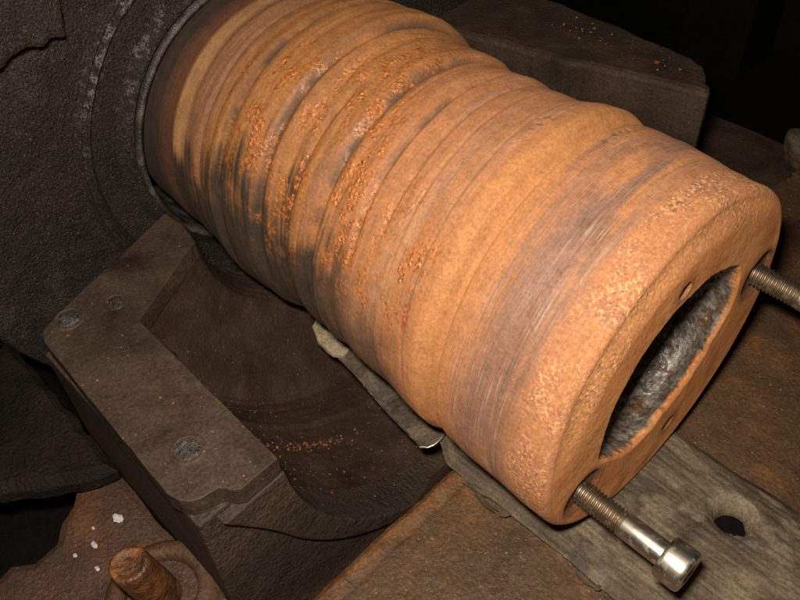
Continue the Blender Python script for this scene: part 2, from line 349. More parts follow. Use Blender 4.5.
rows = [(x, None, 0) for x in xs_body] + [(x, None, 1) for x in xs_col[1:]]
for q in np.linspace(0, 90, 18)[1:]:                       # rounded rim
    rows.append((-0.050 + 0.050*math.sin(math.radians(q)), -0.045*(1-math.cos(math.radians(q))), 1))
RIN = 0.55
_td = np.degrees(TH)
def adist(a): return np.abs((_td - a + 180) % 360 - 180)
_rag = fbm(np.cos(TH)*7, np.sin(TH)*7, 0*TH, 3, 140) - 0.5
RINT = RIN + 0.045*gau(adist(38), 0, 16) + 0.045*gau(adist(203), 0, 12) - (0.085 + 0.07*_rag)*sst(58, 28, adist(-52)) + 0.012*_rag
BEV = sst(75, 30, adist(112))                             # wide worn bevel on the upper left of the rim
for k in np.linspace(0, 1, 62)[1:]: rows.append((0.0, ('f', k), 2))
for k in np.linspace(0, 1, 40)[1:]: rows.append((-0.75*k, ('b', k), 3))
nc = len(TH)
holes = [(-0.12, 0.645), (0.19, -0.685)]
BOLTS = [(-0.66, -0.41), (0.775, 0.10)]
def R_outer(x, TT):
    w = 0.5 + 0.5*np.cos(TT - math.radians(60))
    w2 = sst(0.1, 0.9, w)
    return pr(top_k, x)*w2 + pr(bot_k, x)*(1-w2)
Xo = np.array([r[0] if r[1] is None else -0.050 for r in rows if r[2] < 2])
n_out = len(Xo)
TT = np.broadcast_to(TH, (n_out, nc)); XX = np.broadcast_to(Xo[:, None], (n_out, nc))
cs, sn = np.cos(TT), np.sin(TT); DEG = np.degrees(TT)
Rr = R_outer(XX, TT)
# turned / worn ripples
wav = 0.05*(vn(cs*1.3, sn*1.3, XX*0.8, 21) - 0.5)          # rings wander along the axis
xs_ = XX + wav
rip = sst(-1.30, -1.65, XX) * (1 - sst(-2.85, -3.0, XX))
g1 = vn(xs_*9, cs*1.1, sn*1.1, 31) - 0.5
g2 = vn(xs_*22, cs*1.6, sn*1.6, 32) - 0.5
g3 = vn(xs_*70, cs*2.5, sn*2.5, 33) - 0.5
g4 = vn(xs_*170, cs*3.0, sn*3.0, 34) - 0.5
tz = g1*7 + 50; tf = tz - np.floor(tz); terr = (np.floor(tz) + sst(0.38, 0.62, tf) - 50)/7 - 0.0
Rr = Rr + rip*0.030*terr + rip*(0.022*g1 + 0.010*g2 + 0.003*g3) + (1-rip)*(0.008*g1 + 0.004*g2 + 0.0012*g3) + 0.0012*g4 + 0.004*(fbm(XX*9, cs*9, sn*9, 3, 35) - 0.5)
def groove(x0, w, d, t0, t1, k=0.0):
    xm = x0 + k*(DEG-130)/100 + 0.03*(vn(cs*1.7, sn*1.7, 0*XX + x0*9, 44) - 0.5)
    return d * gau(XX, xm, w) * sst(t0-14, t0+6, DEG) * (1 - sst(t1-6, t1+14, DEG)), gau(XX, xm, w*1.1) * sst(t0-14, t0+10, DEG) * (1 - sst(t1-10, t1+14, DEG))
GM = 0
for (x0, w, d, a, b, kk) in [(-2.17, .030, .030, 60, 185, -.03), (-1.73, .030, .026, 70, 190, .0), (-1.44, .018, .018, 75, 150, .06), (-2.52, .035, .025, 60, 190, 0), (-1.95, .020, .02, 110, 195, -.04), (-1.30, .010, .008, 70, 140, .05), (-1.18, .009, .007, 80, 150, .06), (-0.99, .010, .007, 85, 175, .08), (-2.78, .02, .02, 60, 190, 0)]:
    dd, mm_ = groove(x0, w*1.0, d*1.15, a, b, kk); Rr = Rr - dd; GM = np.maximum(GM, mm_ * min(1, d/.022))
# crust patches
CR = 0
for (x0, t0, sx, st_, am) in [(-2.30, 128, .07, 16, 1), (-2.22, 146, .09, 16, .9), (-2.36, 116, .06, 12, 1), (-1.60, 130, .10, 16, 1.1), (-1.58, 150, .12, 14, .7), (-1.08, 152, .13, 12, .9), (-0.98, 140, .09, 10, .7), (-1.85, 106, .16, 14, .8), (-1.95, 150, .12, 14, .7), (-1.9, 85, .2, 14, .6), (-2.62, 120, .04, 12, .8), (-1.35, 160, .16, 12, .6), (-1.25, 128, .10, 10, .5), (-2.05, 165, .12, 10, .5), (-2.0, 128, .14, 14, .75), (-1.45, 140, .16, 14, .55), (-2.45, 138, .08, 14, .6), (-1.7, 112, .10, 10, .6), (-2.12, 112, .1, 12, .6)]:
    CR = CR + am * gau(XX, x0, sx) * gau(DEG, t0, st_)
cn = fbm(xs_*26, cs*9, sn*9, 4, 51)
CR = np.clip(CR, 0, 1.1) * sst(0.40, 0.62, cn) * (0.35 + 0.65*sst(.35, .6, vn(XX*30, cs*30, sn*30, 52)))
CR = np.clip(CR, 0, 1)
gran = sst(-0.245, -0.185, XX + 0.09*(vn(cs*2.2, sn*2.2, 0*XX, 61) - 0.5)) * (0.25 + 0.75*sst(0.3, 0.6, vn(XX*14, cs*6, sn*6, 62)))
gn = vn(XX*75, cs*75, sn*75, 71) - 0.5; gn2 = vn(XX*140, cs*140, sn*140, 72) - 0.5
Rr = Rr + CR*(0.009*gn + 0.009*gn2 + 0.002) + gran*(0.002*gn + 0.002*gn2)*sst(-0.06, -0.12, XX)
# pits
pm = sst(0.70, 0.78, vn(XX*60, cs*60, sn*60, 75)) * gau(XX, -0.17, .035) * gau(DEG, 93, 9) * (XX < -0.0501)
pm = pm + sst(0.50, 0.60, vn(XX*40, cs*40, sn*40, 76)) * (gau(XX, -0.97, .035)*gau(DEG, 86, 6) + gau(XX, -0.67, .025)*gau(DEG, 76, 9))
pm = np.clip(pm, 0, 1); Rr = Rr - 0.010*pm
# long shallow scratches in the polished patch of the collar
pol = gau(XX, -0.36, .085) * sst(96, 112, DEG) * (1 - sst(150, 166, DEG))
scr = np.maximum(pol * sst(.35, .6, vn(XX*9, cs*9, sn*9, 81)), 0.42*sst(-.70, -.60, XX)*(1 - sst(-.28, -.20, XX)))
scr = np.maximum(scr, 0.16*sst(-1.45, -1.3, XX)*(1 - sst(-1.0, -.9, XX)))
# ---- rust colour of the metal itself
def lerp(a, b, w): return a*(1-w[..., None]) + np.array(b)*w[..., None]
s1 = 0.7*vn(xs_*14, cs*1.5, sn*1.5, 91) + 0.3*fbm(XX*6, cs*5, sn*5, 4, 90); s2 = vn(xs_*45, cs*2.2, sn*2.2, 92); s3 = fbm(XX*5, cs*5, sn*5, 4, 93)
l1 = vn(xs_*24, cs*1.6, sn*1.6, 85); l2 = vn(xs_*62, cs*2.6, sn*2.6, 86)
col = np.zeros(XX.shape + (3,)) + np.array((0.45, 0.192, 0.072))
col = lerp(col, (0.49, 0.255, 0.125), sst(0.35, 0.75, s1)*0.85*sst(-1.65, -1.35, XX)*(1 - sst(-0.98, -0.90, XX)))   # pale dusty wear
col = lerp(col, (0.375, 0.160, 0.042), sst(-1.45, -2.0, XX)*0.85)                                   # ochre
col = lerp(col, (0.27, 0.150, 0.090), sst(0.55, 0.85, l2)*0.22)                                     # brown streaks
col = lerp(col, (0.29, 0.165, 0.100), sst(0.60, 0.85, l1)*0.40*(1 - sst(-.3, -.2, XX)))
col = lerp(col, (0.50, 0.225, 0.072), sst(0.5, 0.2, l1)*0.5)
col = lerp(col, (0.50, 0.225, 0.068), sst(-0.93, -0.86, XX)*(1 - sst(-0.72, -0.66, XX))*0.75)
mauve = np.maximum(gau(XX, -0.40, .15), 0.95*gau(XX, -0.43, .20)*sst(128, 165, DEG)) * sst(0.25, 0.62, vn(xs_*16, cs*2.2, sn*2.2, 95) + 0.30*gau(DEG, 152, 34)) * sst(-0.68, -0.58, XX)
col = lerp(col, (0.25, 0.132, 0.082), np.clip(mauve*1.15, 0, 1)*0.88)
col = lerp(col, (0.15, 0.098, 0.066), np.clip(pol*sst(.45, .62, vn(XX*40, cs*2.6, sn*2.6, 96)), 0, 1)*0.85)
col = lerp(col, (0.49, 0.212, 0.082), gran*0.8)
col = lerp(col, (0.34, 0.15, 0.085), gran*sst(0.50, 0.75, fbm(XX*9, cs*9, sn*9, 4, 97))*0.55)
col = lerp(col, (0.105, 0.068, 0.043), np.clip(GM*sst(0.28, 0.56, s3 + 0.25*(s2-.5)), 0, 1)*0.88)  # grime in the grooves
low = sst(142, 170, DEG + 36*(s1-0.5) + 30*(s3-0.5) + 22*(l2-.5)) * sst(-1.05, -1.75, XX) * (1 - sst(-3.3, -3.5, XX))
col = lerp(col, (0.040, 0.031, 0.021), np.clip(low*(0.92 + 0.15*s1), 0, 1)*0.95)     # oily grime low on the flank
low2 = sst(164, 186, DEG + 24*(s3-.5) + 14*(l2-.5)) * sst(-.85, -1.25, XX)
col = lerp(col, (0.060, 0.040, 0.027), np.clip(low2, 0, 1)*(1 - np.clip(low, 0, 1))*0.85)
col = lerp(col, (0.48, 0.155, 0.038), CR*0.8)
red = gau(XX, -0.97, .022)*gau(DEG, 157, 5)*sst(.35, .6, vn(XX*60, cs*60, sn*60, 98))
col = lerp(col, (0.30, 0.055, 0.015), np.clip(red*1.4, 0, 1))
col = lerp(col, (0.09, 0.065, 0.045), pm*0.9)
# ring beside the casing: pale strip, then dark stained seat
e1 = XX + 0.015*(s3-.5)
ochre = sst(-2.98, -2.94, e1)*(1 - sst(-2.80, -2.66, e1))
col = lerp(col, (0.30, 0.140, 0.062), ochre*0.85*(1-np.clip(low, 0, 1)))
strip = sst(-3.10, -3.085, e1)*(1 - sst(-2.98, -2.93, e1))*(1 - sst(158, 166, DEG + 4*(s2-.5)))
col = lerp(col, (0.52, 0.275, 0.110), np.clip(strip*(0.7+0.6*s3), 0, 1))
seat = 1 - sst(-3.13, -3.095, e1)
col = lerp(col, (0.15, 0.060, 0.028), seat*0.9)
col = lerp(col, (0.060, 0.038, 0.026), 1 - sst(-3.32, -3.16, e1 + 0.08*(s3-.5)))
gloss = np.clip(2.2*CR*sst(.3, .55, s3) + 0.5*pol + 0.25*mauve + 0.35*rip*sst(.5, .7, s2) + 0.15*low, 0, 1)
# ---- assemble outer rows (incl. rim), face and bore
P = np.zeros((len(rows), nc, 3)); COL = np.zeros((len(rows), nc, 3)); CRU = np.zeros((len(rows), nc)); GLO = np.zeros((len(rows), nc)); GRA = np.zeros((len(rows), nc)); RIM = np.zeros((len(rows), nc)); SCR = np.zeros((len(rows), nc))
RRIM = None
for i, (x, extra, part) in enumerate(rows):
    if part < 2:
        r = Rr[i] + (extra if extra is not None else 0); P[i] = np.stack([x - 0.040*BEV*sst(-0.30, 0.0, x), r*np.cos(TH), r*np.sin(TH)], -1)
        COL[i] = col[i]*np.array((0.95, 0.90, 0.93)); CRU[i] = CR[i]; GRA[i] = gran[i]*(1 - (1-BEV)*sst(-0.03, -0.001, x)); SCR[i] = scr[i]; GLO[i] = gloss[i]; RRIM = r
    elif part == 2:
        k = extra[1]; r = RRIM*(1-k) + RINT*k; y = r*np.cos(TH); z = r*np.sin(TH); x_ = np.zeros(nc)
        x_ += 0.008*(vn(y*6, z*6, 0*y, 101) - 0.5)*min(1, k*8) + 0.0015*(vn(y*40, z*40, 0*y, 102) - 0.5)*min(1, k*8)
        st = np.zeros(nc)
        for (hy, hz) in holes:
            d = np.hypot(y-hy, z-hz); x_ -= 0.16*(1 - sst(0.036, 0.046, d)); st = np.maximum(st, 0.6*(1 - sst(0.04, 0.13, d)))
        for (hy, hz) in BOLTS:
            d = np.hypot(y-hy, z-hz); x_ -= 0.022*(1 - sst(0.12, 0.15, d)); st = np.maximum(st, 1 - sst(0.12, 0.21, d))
        x_ -= 0.040*BEV*sst(0.79, RRIM, r)
        x_ -= 0.012*sst(0.965, 1.0, k)                                            # worn inner corner
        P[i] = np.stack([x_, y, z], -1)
        c0 = np.zeros((nc, 3)) + np.array((0.55, 0.215, 0.066)); q = fbm(y*7, z*7, 0*y, 4, 103)
        c0 = lerp(c0, (0.60, 0.265, 0.086), sst(.5, .7, q)*0.6); c0 = lerp(c0, (0.46, 0.165, 0.048), sst(.5, .3, q)*0.5)
        cm = BEV*sst(0.775, 0.83, r + 0.05*(q-.5)); c0 = lerp(c0, (0.47, 0.195, 0.072), cm*0.9)
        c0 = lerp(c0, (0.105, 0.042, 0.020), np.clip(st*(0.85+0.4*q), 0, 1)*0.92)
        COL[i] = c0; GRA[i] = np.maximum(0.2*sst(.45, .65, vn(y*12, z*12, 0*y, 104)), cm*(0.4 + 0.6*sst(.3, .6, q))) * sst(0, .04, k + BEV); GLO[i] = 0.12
    else:
        k = extra[1]; xx = np.full(nc, x); y = np.cos(TH); z = np.sin(TH)
        r = RINT + (RIN + 0.005 - RINT)*sst(0.0, 0.16, k) + 0.018*(fbm(xx*7, y*4, z*4, 3, 111) - 0.5)*min(1, k*6) + 0.005*(vn(xx*45, y*24, z*24, 112) - 0.5)*min(1, k*6)
        P[i] = np.stack([xx - 0.012*(1-k), r*y, r*z], -1)
        RIM[i] = 1 - sst(0.012, 0.026, -xx + 0.05*(fbm(xx*6, y*5, z*5, 4, 113) - 0.5) + 0.03*(vn(xx*30, y*20, z*20, 114) - .5))
parts = {}
shaft = thing('rusty_shaft', (0, 0, -1.0), 'thick rust-orange steel shaft end with worn rings and an open bore, lying across the plank', 'shaft')
part_rows = [[], [], [], []]
for i, r in enumerate(rows): part_rows[r[2]].append(i)
def shaft_part(name, i0, i1, mat):
    blk = P[i0:i1+1]; o = make(name, blk.reshape(-1, 3), grid_faces(i1-i0+1, nc, wrap=True), mat, shaft)
    me = o.data
    if mat == MAT['shaft']:
        n = len(me.vertices)
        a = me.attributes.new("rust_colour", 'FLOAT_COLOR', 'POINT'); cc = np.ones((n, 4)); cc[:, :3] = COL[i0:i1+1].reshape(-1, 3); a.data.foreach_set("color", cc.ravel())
        a = me.attributes.new("crust", 'FLOAT', 'POINT'); a.data.foreach_set("value", CRU[i0:i1+1].ravel())
        a = me.attributes.new("gloss", 'FLOAT', 'POINT'); a.data.foreach_set("value", GLO[i0:i1+1].ravel())
        a = me.attributes.new("grain", 'FLOAT', 'POINT'); a.data.foreach_set("value", GRA[i0:i1+1].ravel())
        a = me.attributes.new("scratch", 'FLOAT', 'POINT'); a.data.foreach_set("value", SCR[i0:i1+1].ravel())
    else:
        RIM[i0] = 1; a = me.attributes.new("rim_rust", 'FLOAT', 'POINT'); a.data.foreach_set("value", RIM[i0:i1+1].ravel())
    recalc(o); return o
shaft_part('shaft_body', 0, part_rows[0][-1], MAT['shaft'])
seam = part_rows[1][-1] - 40
shaft_part('end_collar', part_rows[0][-1], seam, MAT['shaft'])
shaft_part('end_face', seam, part_rows[2][-1], MAT['shaft'])
bw = shaft_part('bore_wall', part_rows[2][-1], part_rows[3][-1], MAT['bore'])
t = np.radians(np.arange(0, 360, 6)); make('bore_bottom', [(-0.745, 0.60*math.cos(q), 0.60*math.sin(q)) for q in t], [list(range(len(t)))], MAT['bore'], shaft, smooth=False)
# hardened drops on the bore wall
rng = random.Random(5)
def blob(name, p, r, mat, parent=None, base=None, squash=(1, 1, 1), seed=0, sub=2, rough=0.25):
    bm = bmesh.new(); bmesh.ops.create_icosphere(bm, subdivisions=sub, radius=1.0); rr = random.Random(seed)
    vv = []
    for q in bm.verts:
        k = 1 + rough*(float(vn(q.co.x*1.7+seed, q.co.y*1.7, q.co.z*1.7, seed % 97)) - 0.5)*2
        vv.append((p[0] + q.co.x*r*k*squash[0], p[1] + q.co.y*r*k*squash[1], p[2] + q.co.z*r*k*squash[2]))
    ff = [[q.index for q in f.verts] for f in bm.faces]; bm.free()
    return make(name, vv, ff, mat, parent, base, smooth=(rough < 0.3))
for (x, dg, r, mt) in [(-.06, -28, .020, 'drop'), (-.10, -14, .016, 'drop'), (-.05, -62, .013, 'plug'), (-.14, 12, .008, 'chip'), (-.08, 30, .008, 'chip')]:
    q = math.radians(dg); blob('drop', (x, (RIN-.003)*math.cos(q), (RIN-.003)*math.sin(q)), r, MAT[mt], bw, seed=int(dg+90), rough=0.1)

# ------------------------------------------------------------------ BOLTS
def bolt(y, z, label, roll):
    e = thing('socket_head_bolt', (0.0, y, z), label, 'bolt', 'bolts screwed into the shaft end face')
    r = 0.066
    # thread: helical surface
    n, turns, pitch, x0 = 40, 13, 0.0205, -0.03
    v = []; steps = turns*n
    prof = [(0.0, r*0.84), (0.22, r*0.86), (0.45, r), (0.58, r), (0.80, r*0.86)]
    for i in range(steps + 1):
        a = 2*math.pi*i/n + roll
        for (h, rr) in prof: v.append((x0 + pitch*(i/n + h), y + rr*math.cos(a), z + rr*math.sin(a)))
    k = len(prof); f = grid_faces(steps+1, k).tolist()
    for i in range(steps - n + 1): f.append([i*k + k-1, (i+1)*k + k-1, (i+1+n)*k if (i+1+n) <= steps else (i+1)*k + k-1, (i+n)*k])
    f = [q for q in f if len(set(q)) == 4]
    o = make('thread', v, f, MAT['thread'], e); recalc(o)
    lathe('thread_core', [(-0.04, r*0.82), (0.25, r*0.82)], 32, MAT['thread'], e, (0, y, z))
    lathe('shank', [(0.232, r*0.86), (0.246, r*0.96), (0.256, r), (0.475, r), (0.483, r*0.98)], 48, MAT['steel'], e, (0, y, z))
    hd = lathe('head', [(0.482, r*0.9), (0.480, 0.104), (0.486, 0.110), (0.500, 0.112), (0.590, 0.112), (0.606, 0.108), (0.614, 0.099), (0.616, 0.066)], 56, MAT['steel'], e, (0, y, z))
    # hexagonal socket
    hx = []; H = 0.057
    for x_, rr in ((0.616, 0.066), (0.610, H), (0.545, H), (0.540, 0.004)):
        for q in range(24):
            a = 2*math.pi*q/24 + roll; seg = (a - roll) % (math.pi/3) - math.pi/6
            k2 = rr if x_ > 0.615 else rr*math.cos(math.pi/6)/math.cos(seg)
            hx.append((x_, y + k2*math.cos(a), z + k2*math.sin(a)))
    o = make('hex_socket', hx, grid_faces(4, 24, wrap=True), MAT['thread'], hd, smooth=False); recalc(o)
    return e
bolt(*BOLTS[0], 'steel socket head bolt at lower rim of the shaft, its head hanging over the plank', 0.3)
bolt(*BOLTS[1], 'steel socket head bolt at far right rim of the shaft, cut by picture edge', 1.1)

# ------------------------------------------------------------------ CASING (round dark wall)
cas = thing('pump_casing', (-3.5, 0, -1.97), 'large round dark rough cast iron casing that the shaft enters', 'casing')
rs = np.concatenate([np.linspace(1.005, 1.5, 110), np.linspace(1.505, 2.42, 110)]); th = np.radians(np.concatenate([np.linspace(60, 260, 420, endpoint=False), np.linspace(260, 420, 60, endpoint=False)]))
RG, TG = np.meshgrid(rs, th, indexing='ij'); c2, s2_ = np.cos(TG), np.sin(TG)
XG = np.full(RG.shape, -3.42) - 0.05*sst(1.32, 1.27, RG) + 0.05*sst(1.10, 1.02, RG)
wob = 0.02*(vn(c2*2, s2_*2, 0*RG, 121) - .5)
XG += 0.035*gau(RG+wob, 1.33, .014) + 0.028*gau(RG+wob, 1.385, .011) + 0.02*gau(RG+wob, 1.30, .01)
XG += (0.035*(fbm(RG*3*c2, RG*3*s2_, 0*RG, 4, 122) - .5) + 0.014*(fbm(RG*22*c2, RG*22*s2_, 0*RG, 3, 123, 0.7) - .5))*sst(1.02, 1.5, RG)
XG -= 0.25*sst(2.30, 2.42, RG)**2
vv = np.stack([XG, RG*c2, RG*s2_], -1).reshape(-1, 3)
o = make('casing_wall', vv, grid_faces(len(rs), len(th), wrap=True), MAT['casing'], cas); recalc(o)
wr = (gau(RG+wob, 1.345, .06)*0.8 + 0.5*gau(RG+wob, 1.07, .05)) * sst(.46, .66, fbm(RG*30*c2, RG*30*s2_, 0*RG, 4, 124))*sst(195, 150, np.degrees(TG) + 40*(vn(c2*3, s2_*3, 0*RG, 126) - .5)) + 0.12*sst(.60, .70, fbm(RG*5*c2, RG*5*s2_, 0*RG, 5, 125))*sst(1.5, 1.8, RG)
a = o.data.attributes.new('wear', 'FLOAT', 'POINT'); a.data.foreach_set('value', np.clip(wr, 0, 1).ravel())
lathe('casing_barrel', [(-3.66, 2.42), (-4.6, 2.5), (-6.0, 2.5)], 96, MAT['casing'], cas, (0, 0, 0))
lp = [(-3.40, 1.012), (-3.372, 1.006), (-3.362, .990), (-3.368, .974), (-3.40, .966), (-4.2, .966)]
o = lathe('opening_lip', lp, 200, MAT['lip'], cas, (0, 0, 0))
# broken rib fixed on the wall, top left
rib = [(-1.20, 1.30), (-1.235, 1.17), (-1.30, 1.19), (-1.36, 1.165), (-1.45, 1.20), (-1.55, 1.185), (-1.72, 1.10), (-2.0, 1.10), (-2.0, 2.0), (-1.3, 2.0), (-1.17, 1.6)]
prism('broken_rib', rib, -3.30, -3.18, MAT['casing'], cas, axis='x', rough=0.012, seed=3, bev=0.03, cuts=0.06)
prism('rib_root', [(-1.42, 1.36), (-1.9, 1.3), (-1.9, 1.9), (-1.42, 1.9)], -3.6, -3.29, MAT['dark'], cas, axis='x')
prism('foot', [(-1.6, -1.7), (1.6, -1.7), (1.8, -1.97), (-1.8, -1.97)], -5.6, -4.0, MAT['dark'], cas, axis='x')

# ------------------------------------------------------------------ BEARING HOUSING (lower half)
hou = thing('bearing_housing', (-2.0, -1.9, -1.97), 'dark brown lower bearing housing half with flat flange and curved trough below the shaft', 'housing')
# flange with notched end
fl_poly = [(-2.96, -1.11), (-2.80, -1.10), (-2.60, -1.13), (-2.28, -1.72), (-1.02, -1.735), (-1.012, -1.955), (-1.03, -1.985), (-1.065, -2.005), (-1.09, -2.03), (-1.10, -2.07), (-1.105, -2.12), (-1.13, -2.165), (-1.17, -2.195), (-1.24, -2.215), (-1.5, -2.205), (-2.52, -2.17), (-2.60, -2.14), (-2.66, -2.02)]
o = prism('flange', fl_poly, -0.13, 0.0, MAT['flange'], hou, bev=0.005, cuts=0.07, rough=0.002, seed=4)
# body under the flange: near wall, one solid with the trough cut as a quarter arc
def arc(r, a0, a1, n): return [(r*math.cos(math.radians(a)), r*math.sin(math.radians(a))) for a in np.linspace(a0, a1, n)]
near = [(-2.19, -0.128), (-2.19, -1.0), (-2.14, -1.94), (0.0, -1.94)] + arc(1.75, 270, 184, 24)
o = prism('housing_wall', near, -2.58, -1.07, MAT['foot'], hou, axis='x', bev=0.015)
far = [(0.0, -1.94), (1.9, -1.94), (1.9, -0.6)] + arc(1.75, 340, 270, 20)
o = prism('housing_wall', far, -2.58, -1.09, MAT['dark'], hou, axis='x')
# end lip ring
lipr = lambda a: 1.77 + 0.16*max(0.0, (255-a)/60) + 0.13*max(0.0, (200-a)/15)**2
lip = [(lipr(a)*math.cos(math.radians(a)), lipr(a)*math.sin(math.radians(a))) for a in np.linspace(184.3, 300, 90)] + arc(1.728, 300, 184.3, 60)
o = prism('end_lip', lip, -1.30, -1.01, MAT['foot'], hou, axis='x', bev=0.012)
# trough surface
th = np.radians(np.linspace(180.6, 345, 220)); prof = [(-1.02, 1.735), (-1.45, 1.73), (-1.88, 1.735), (-1.92, 1.73), (-1.935, 1.71), (-1.95, 1.705), (-2.10, 1.72), (-2.24, 1.745), (-2.29, 1.73), (-2.35, 1.64), (-2.45, 1.44), (-2.55, 1.25), (-2.62, 1.13), (-2.72, 1.09), (-2.98, 1.085)]
pa = np.array(prof); tt = np.linspace(0, 1, 170); L = np.r_[0, np.cumsum(np.hypot(np.diff(pa[:, 0]), np.diff(pa[:, 1])))]; L /= L[-1]
px_, pr_ = np.interp(tt, L, pa[:, 0]), np.interp(tt, L, pa[:, 1])
Xg = np.broadcast_to(px_[:, None], (len(tt), len(th))); Tg = np.broadcast_to(th, Xg.shape); Rg = np.broadcast_to(pr_[:, None], Xg.shape).copy()
cc_, ss_ = np.cos(Tg), np.sin(Tg)
Rg += 0.02*(fbm(Xg*3, cc_*4, ss_*4, 4, 131) - .5) + 0.010*(vn(Xg*40, cc_*1.5, ss_*1.5, 132) - .5) + 0.008*(vn(Xg*45, cc_*60, ss_*60, 133) - .5)
fade = sst(181, 186, np.degrees(Tg)); 
v = np.stack([Xg, Rg*cc_, Rg*ss_], -1).reshape(-1, 3)
o = make('trough', v, grid_faces(len(tt), len(th)), MAT['housing'], hou); recalc(o)
# sloping apron between the housing end and the base plate
na, nb_ = 14, 160; yy = np.linspace(-2.15, 0.6, nb_); v = []
for i in range(na):
    u = i/(na-1); x = -1.14 + 0.27*u
    for y in yy:
        q = float(fbm(np.array([x*5]), np.array([y*5]), np.array([0.0]), 4, 138)[0]) - .5
        v.append((x, y, -1.62 + 0.36*u**1.3 - 0.16*max(0.0, (-y-1.1))*(1-u) + 0.07*q))
o = make('apron', v, grid_faces(na, nb_), MAT['lug'], hou); recalc(o)
# far side of the housing
blk = [(-3.05, 1.25), (-2.7, 1.38), (-1.93, 1.56), (-1.19, 1.80), (-1.0, 1.85), (-1.02, 1.92), (-1.10, 1.96), (-1.12, 2.02), (-1.18, 2.09), (-1.30, 2.15), (-1.92, 2.19), (-2.9, 2.2), (-3.05, 2.15)]
o = prism('far_flange', blk, -0.9, 0.30, MAT['block'], hou, bev=0.05, cuts=0.1, rough=0.012, seed=8)
o = prism('far_wall', [(-3.0, 1.6), (-1.06, 1.9), (-1.3, 2.1), (-3.0, 2.15)], -1.95, -0.89, MAT['dark'], hou)
# plugged holes in the flange
def plug(x, y, r, mat, seed, z=0.0):
    n = 26; v = []; 
    for i, k in enumerate((1.0, 0.86, 0.6, 0.3, 0.02)):
        for q in range(n):
            a = 2*math.pi*q/n; h = (-0.010, 0.002, 0.008, 0.012, 0.012)[i] + 0.012*(random.Random(seed*99 + i*40 + q).random() - .5)*(i > 0)
            v.append((x + r*k*math.cos(a), y + r*k*math.sin(a), z + h))
    o = make('plug', v, grid_faces(5, n, wrap=True), mat, hou); recalc(o)
    lathe('plug_rim', [(0.001, r*0.98), (0.009, r*1.06), (0.008, r*1.18), (-0.002, r*1.30)], 30, MAT['flange'], hou, (x, y, z), axis='z')
plug(-1.37, -2.01, 0.070, MAT['plug'], 1); plug(-2.58, -1.99, 0.070, MAT['plug'], 2); plug(-2.50, -1.74, 0.05, MAT['dark'], 3)
# slab that bulges out at the left and the lug carrying the stud
xs = np.linspace(0, 1, 50); 
def slab(name, poly, z0, z1, mat, dome, seed):
    o = prism(name, poly, z0, z1, mat, hou, cuts=0.08, rough=0.012, seed=seed)
    bm = bmesh.new(); bm.from_mesh(o.data)
    tf = [f for f in bm.faces if f.normal.z > 0.9]
    r = bmesh.ops.inset_region(bm, faces=tf, thickness=0.05*S, depth=dome*S)
    bmesh.ops.triangulate(bm, faces=[f for f in bm.faces if len(f.verts) > 4])
    for _ in range(2):
        es = [e for e in bm.edges if e.calc_length() > 0.12*S]
        bmesh.ops.subdivide_edges(bm, edges=es, cuts=1)
    bmesh.ops.triangulate(bm, faces=bm.faces)
    co = np.array([v.co for v in bm.verts])/S
    d = 0.05*(fbm(co[:, 0]*3, co[:, 1]*3, co[:, 2]*3, 4, seed) - .5)
    for v, q in zip(bm.verts, d): v.co.z += q*S
    bm.to_mesh(o.data); bm.free(); o.data.update(); bevel(o, 0.03); return o
slab('side_boss', [(-2.17, -2.20), (-2.22, -2.34), (-2.34, -2.56), (-2.53, -2.79), (-2.9, -3.15), (-3.6, -3.3), (-3.6, -2.20)], -0.95, -0.86, MAT['soot'], 0.06, 141)
slab('stud_lug', [(-2.24, -2.20), (-2.33, -2.32), (-2.36, -2.44), (-2.26, -2.50), (-2.20, -2.62), (-2.12, -2.70), (-2.08, -2.84), (-2.16, -2.95), (-2.12, -3.3), (-0.7, -3.5), (-0.55, -2.6), (-0.95, -2.20)], -1.95, -1.02, MAT['lug'], 0.02, 142)

# ------------------------------------------------------------------ STUD
sb = (-1.40, -2.43, -1.02)
stu = thing('rusty_stud', sb, 'short orange rusty stud standing in a round recess at bottom left', 'stud')
prof = [(-0.02, 0.108), (0.2, 0.106), (0.42, 0.104), (0.54, 0.102), (0.575, 0.097), (0.585, 0.086), (0.582, 0.07), (0.566, 0.052), (0.574, 0.03), (0.57, 0.002)]
n = 60; v = []; 
for i, (h, r) in enumerate(prof):
    for q in range(n):
        a = 2*math.pi*q/n; k = 1 + 0.07*(float(vn(math.cos(a)*2, math.sin(a)*2, h*8, 151)) - .5) + 0.03*(float(vn(math.cos(a)*9, math.sin(a)*9, h*30, 152)) - .5)
        v.append((sb[0] + r*k*math.cos(a) + h*0.10, sb[1] + r*k*math.sin(a) - h*0.12, sb[2] + h))
o = make('stud_pin', v, grid_faces(len(prof), n, wrap=True), MAT['stud'], stu); recalc(o)
lathe('washer', [(-0.03, 0.20), (0.05, 0.195), (0.085, 0.205), (0.10, 0.235), (0.085, 0.28), (0.04, 0.315), (-0.03, 0.335)], 60, MAT['ring'], stu, sb, axis='z')

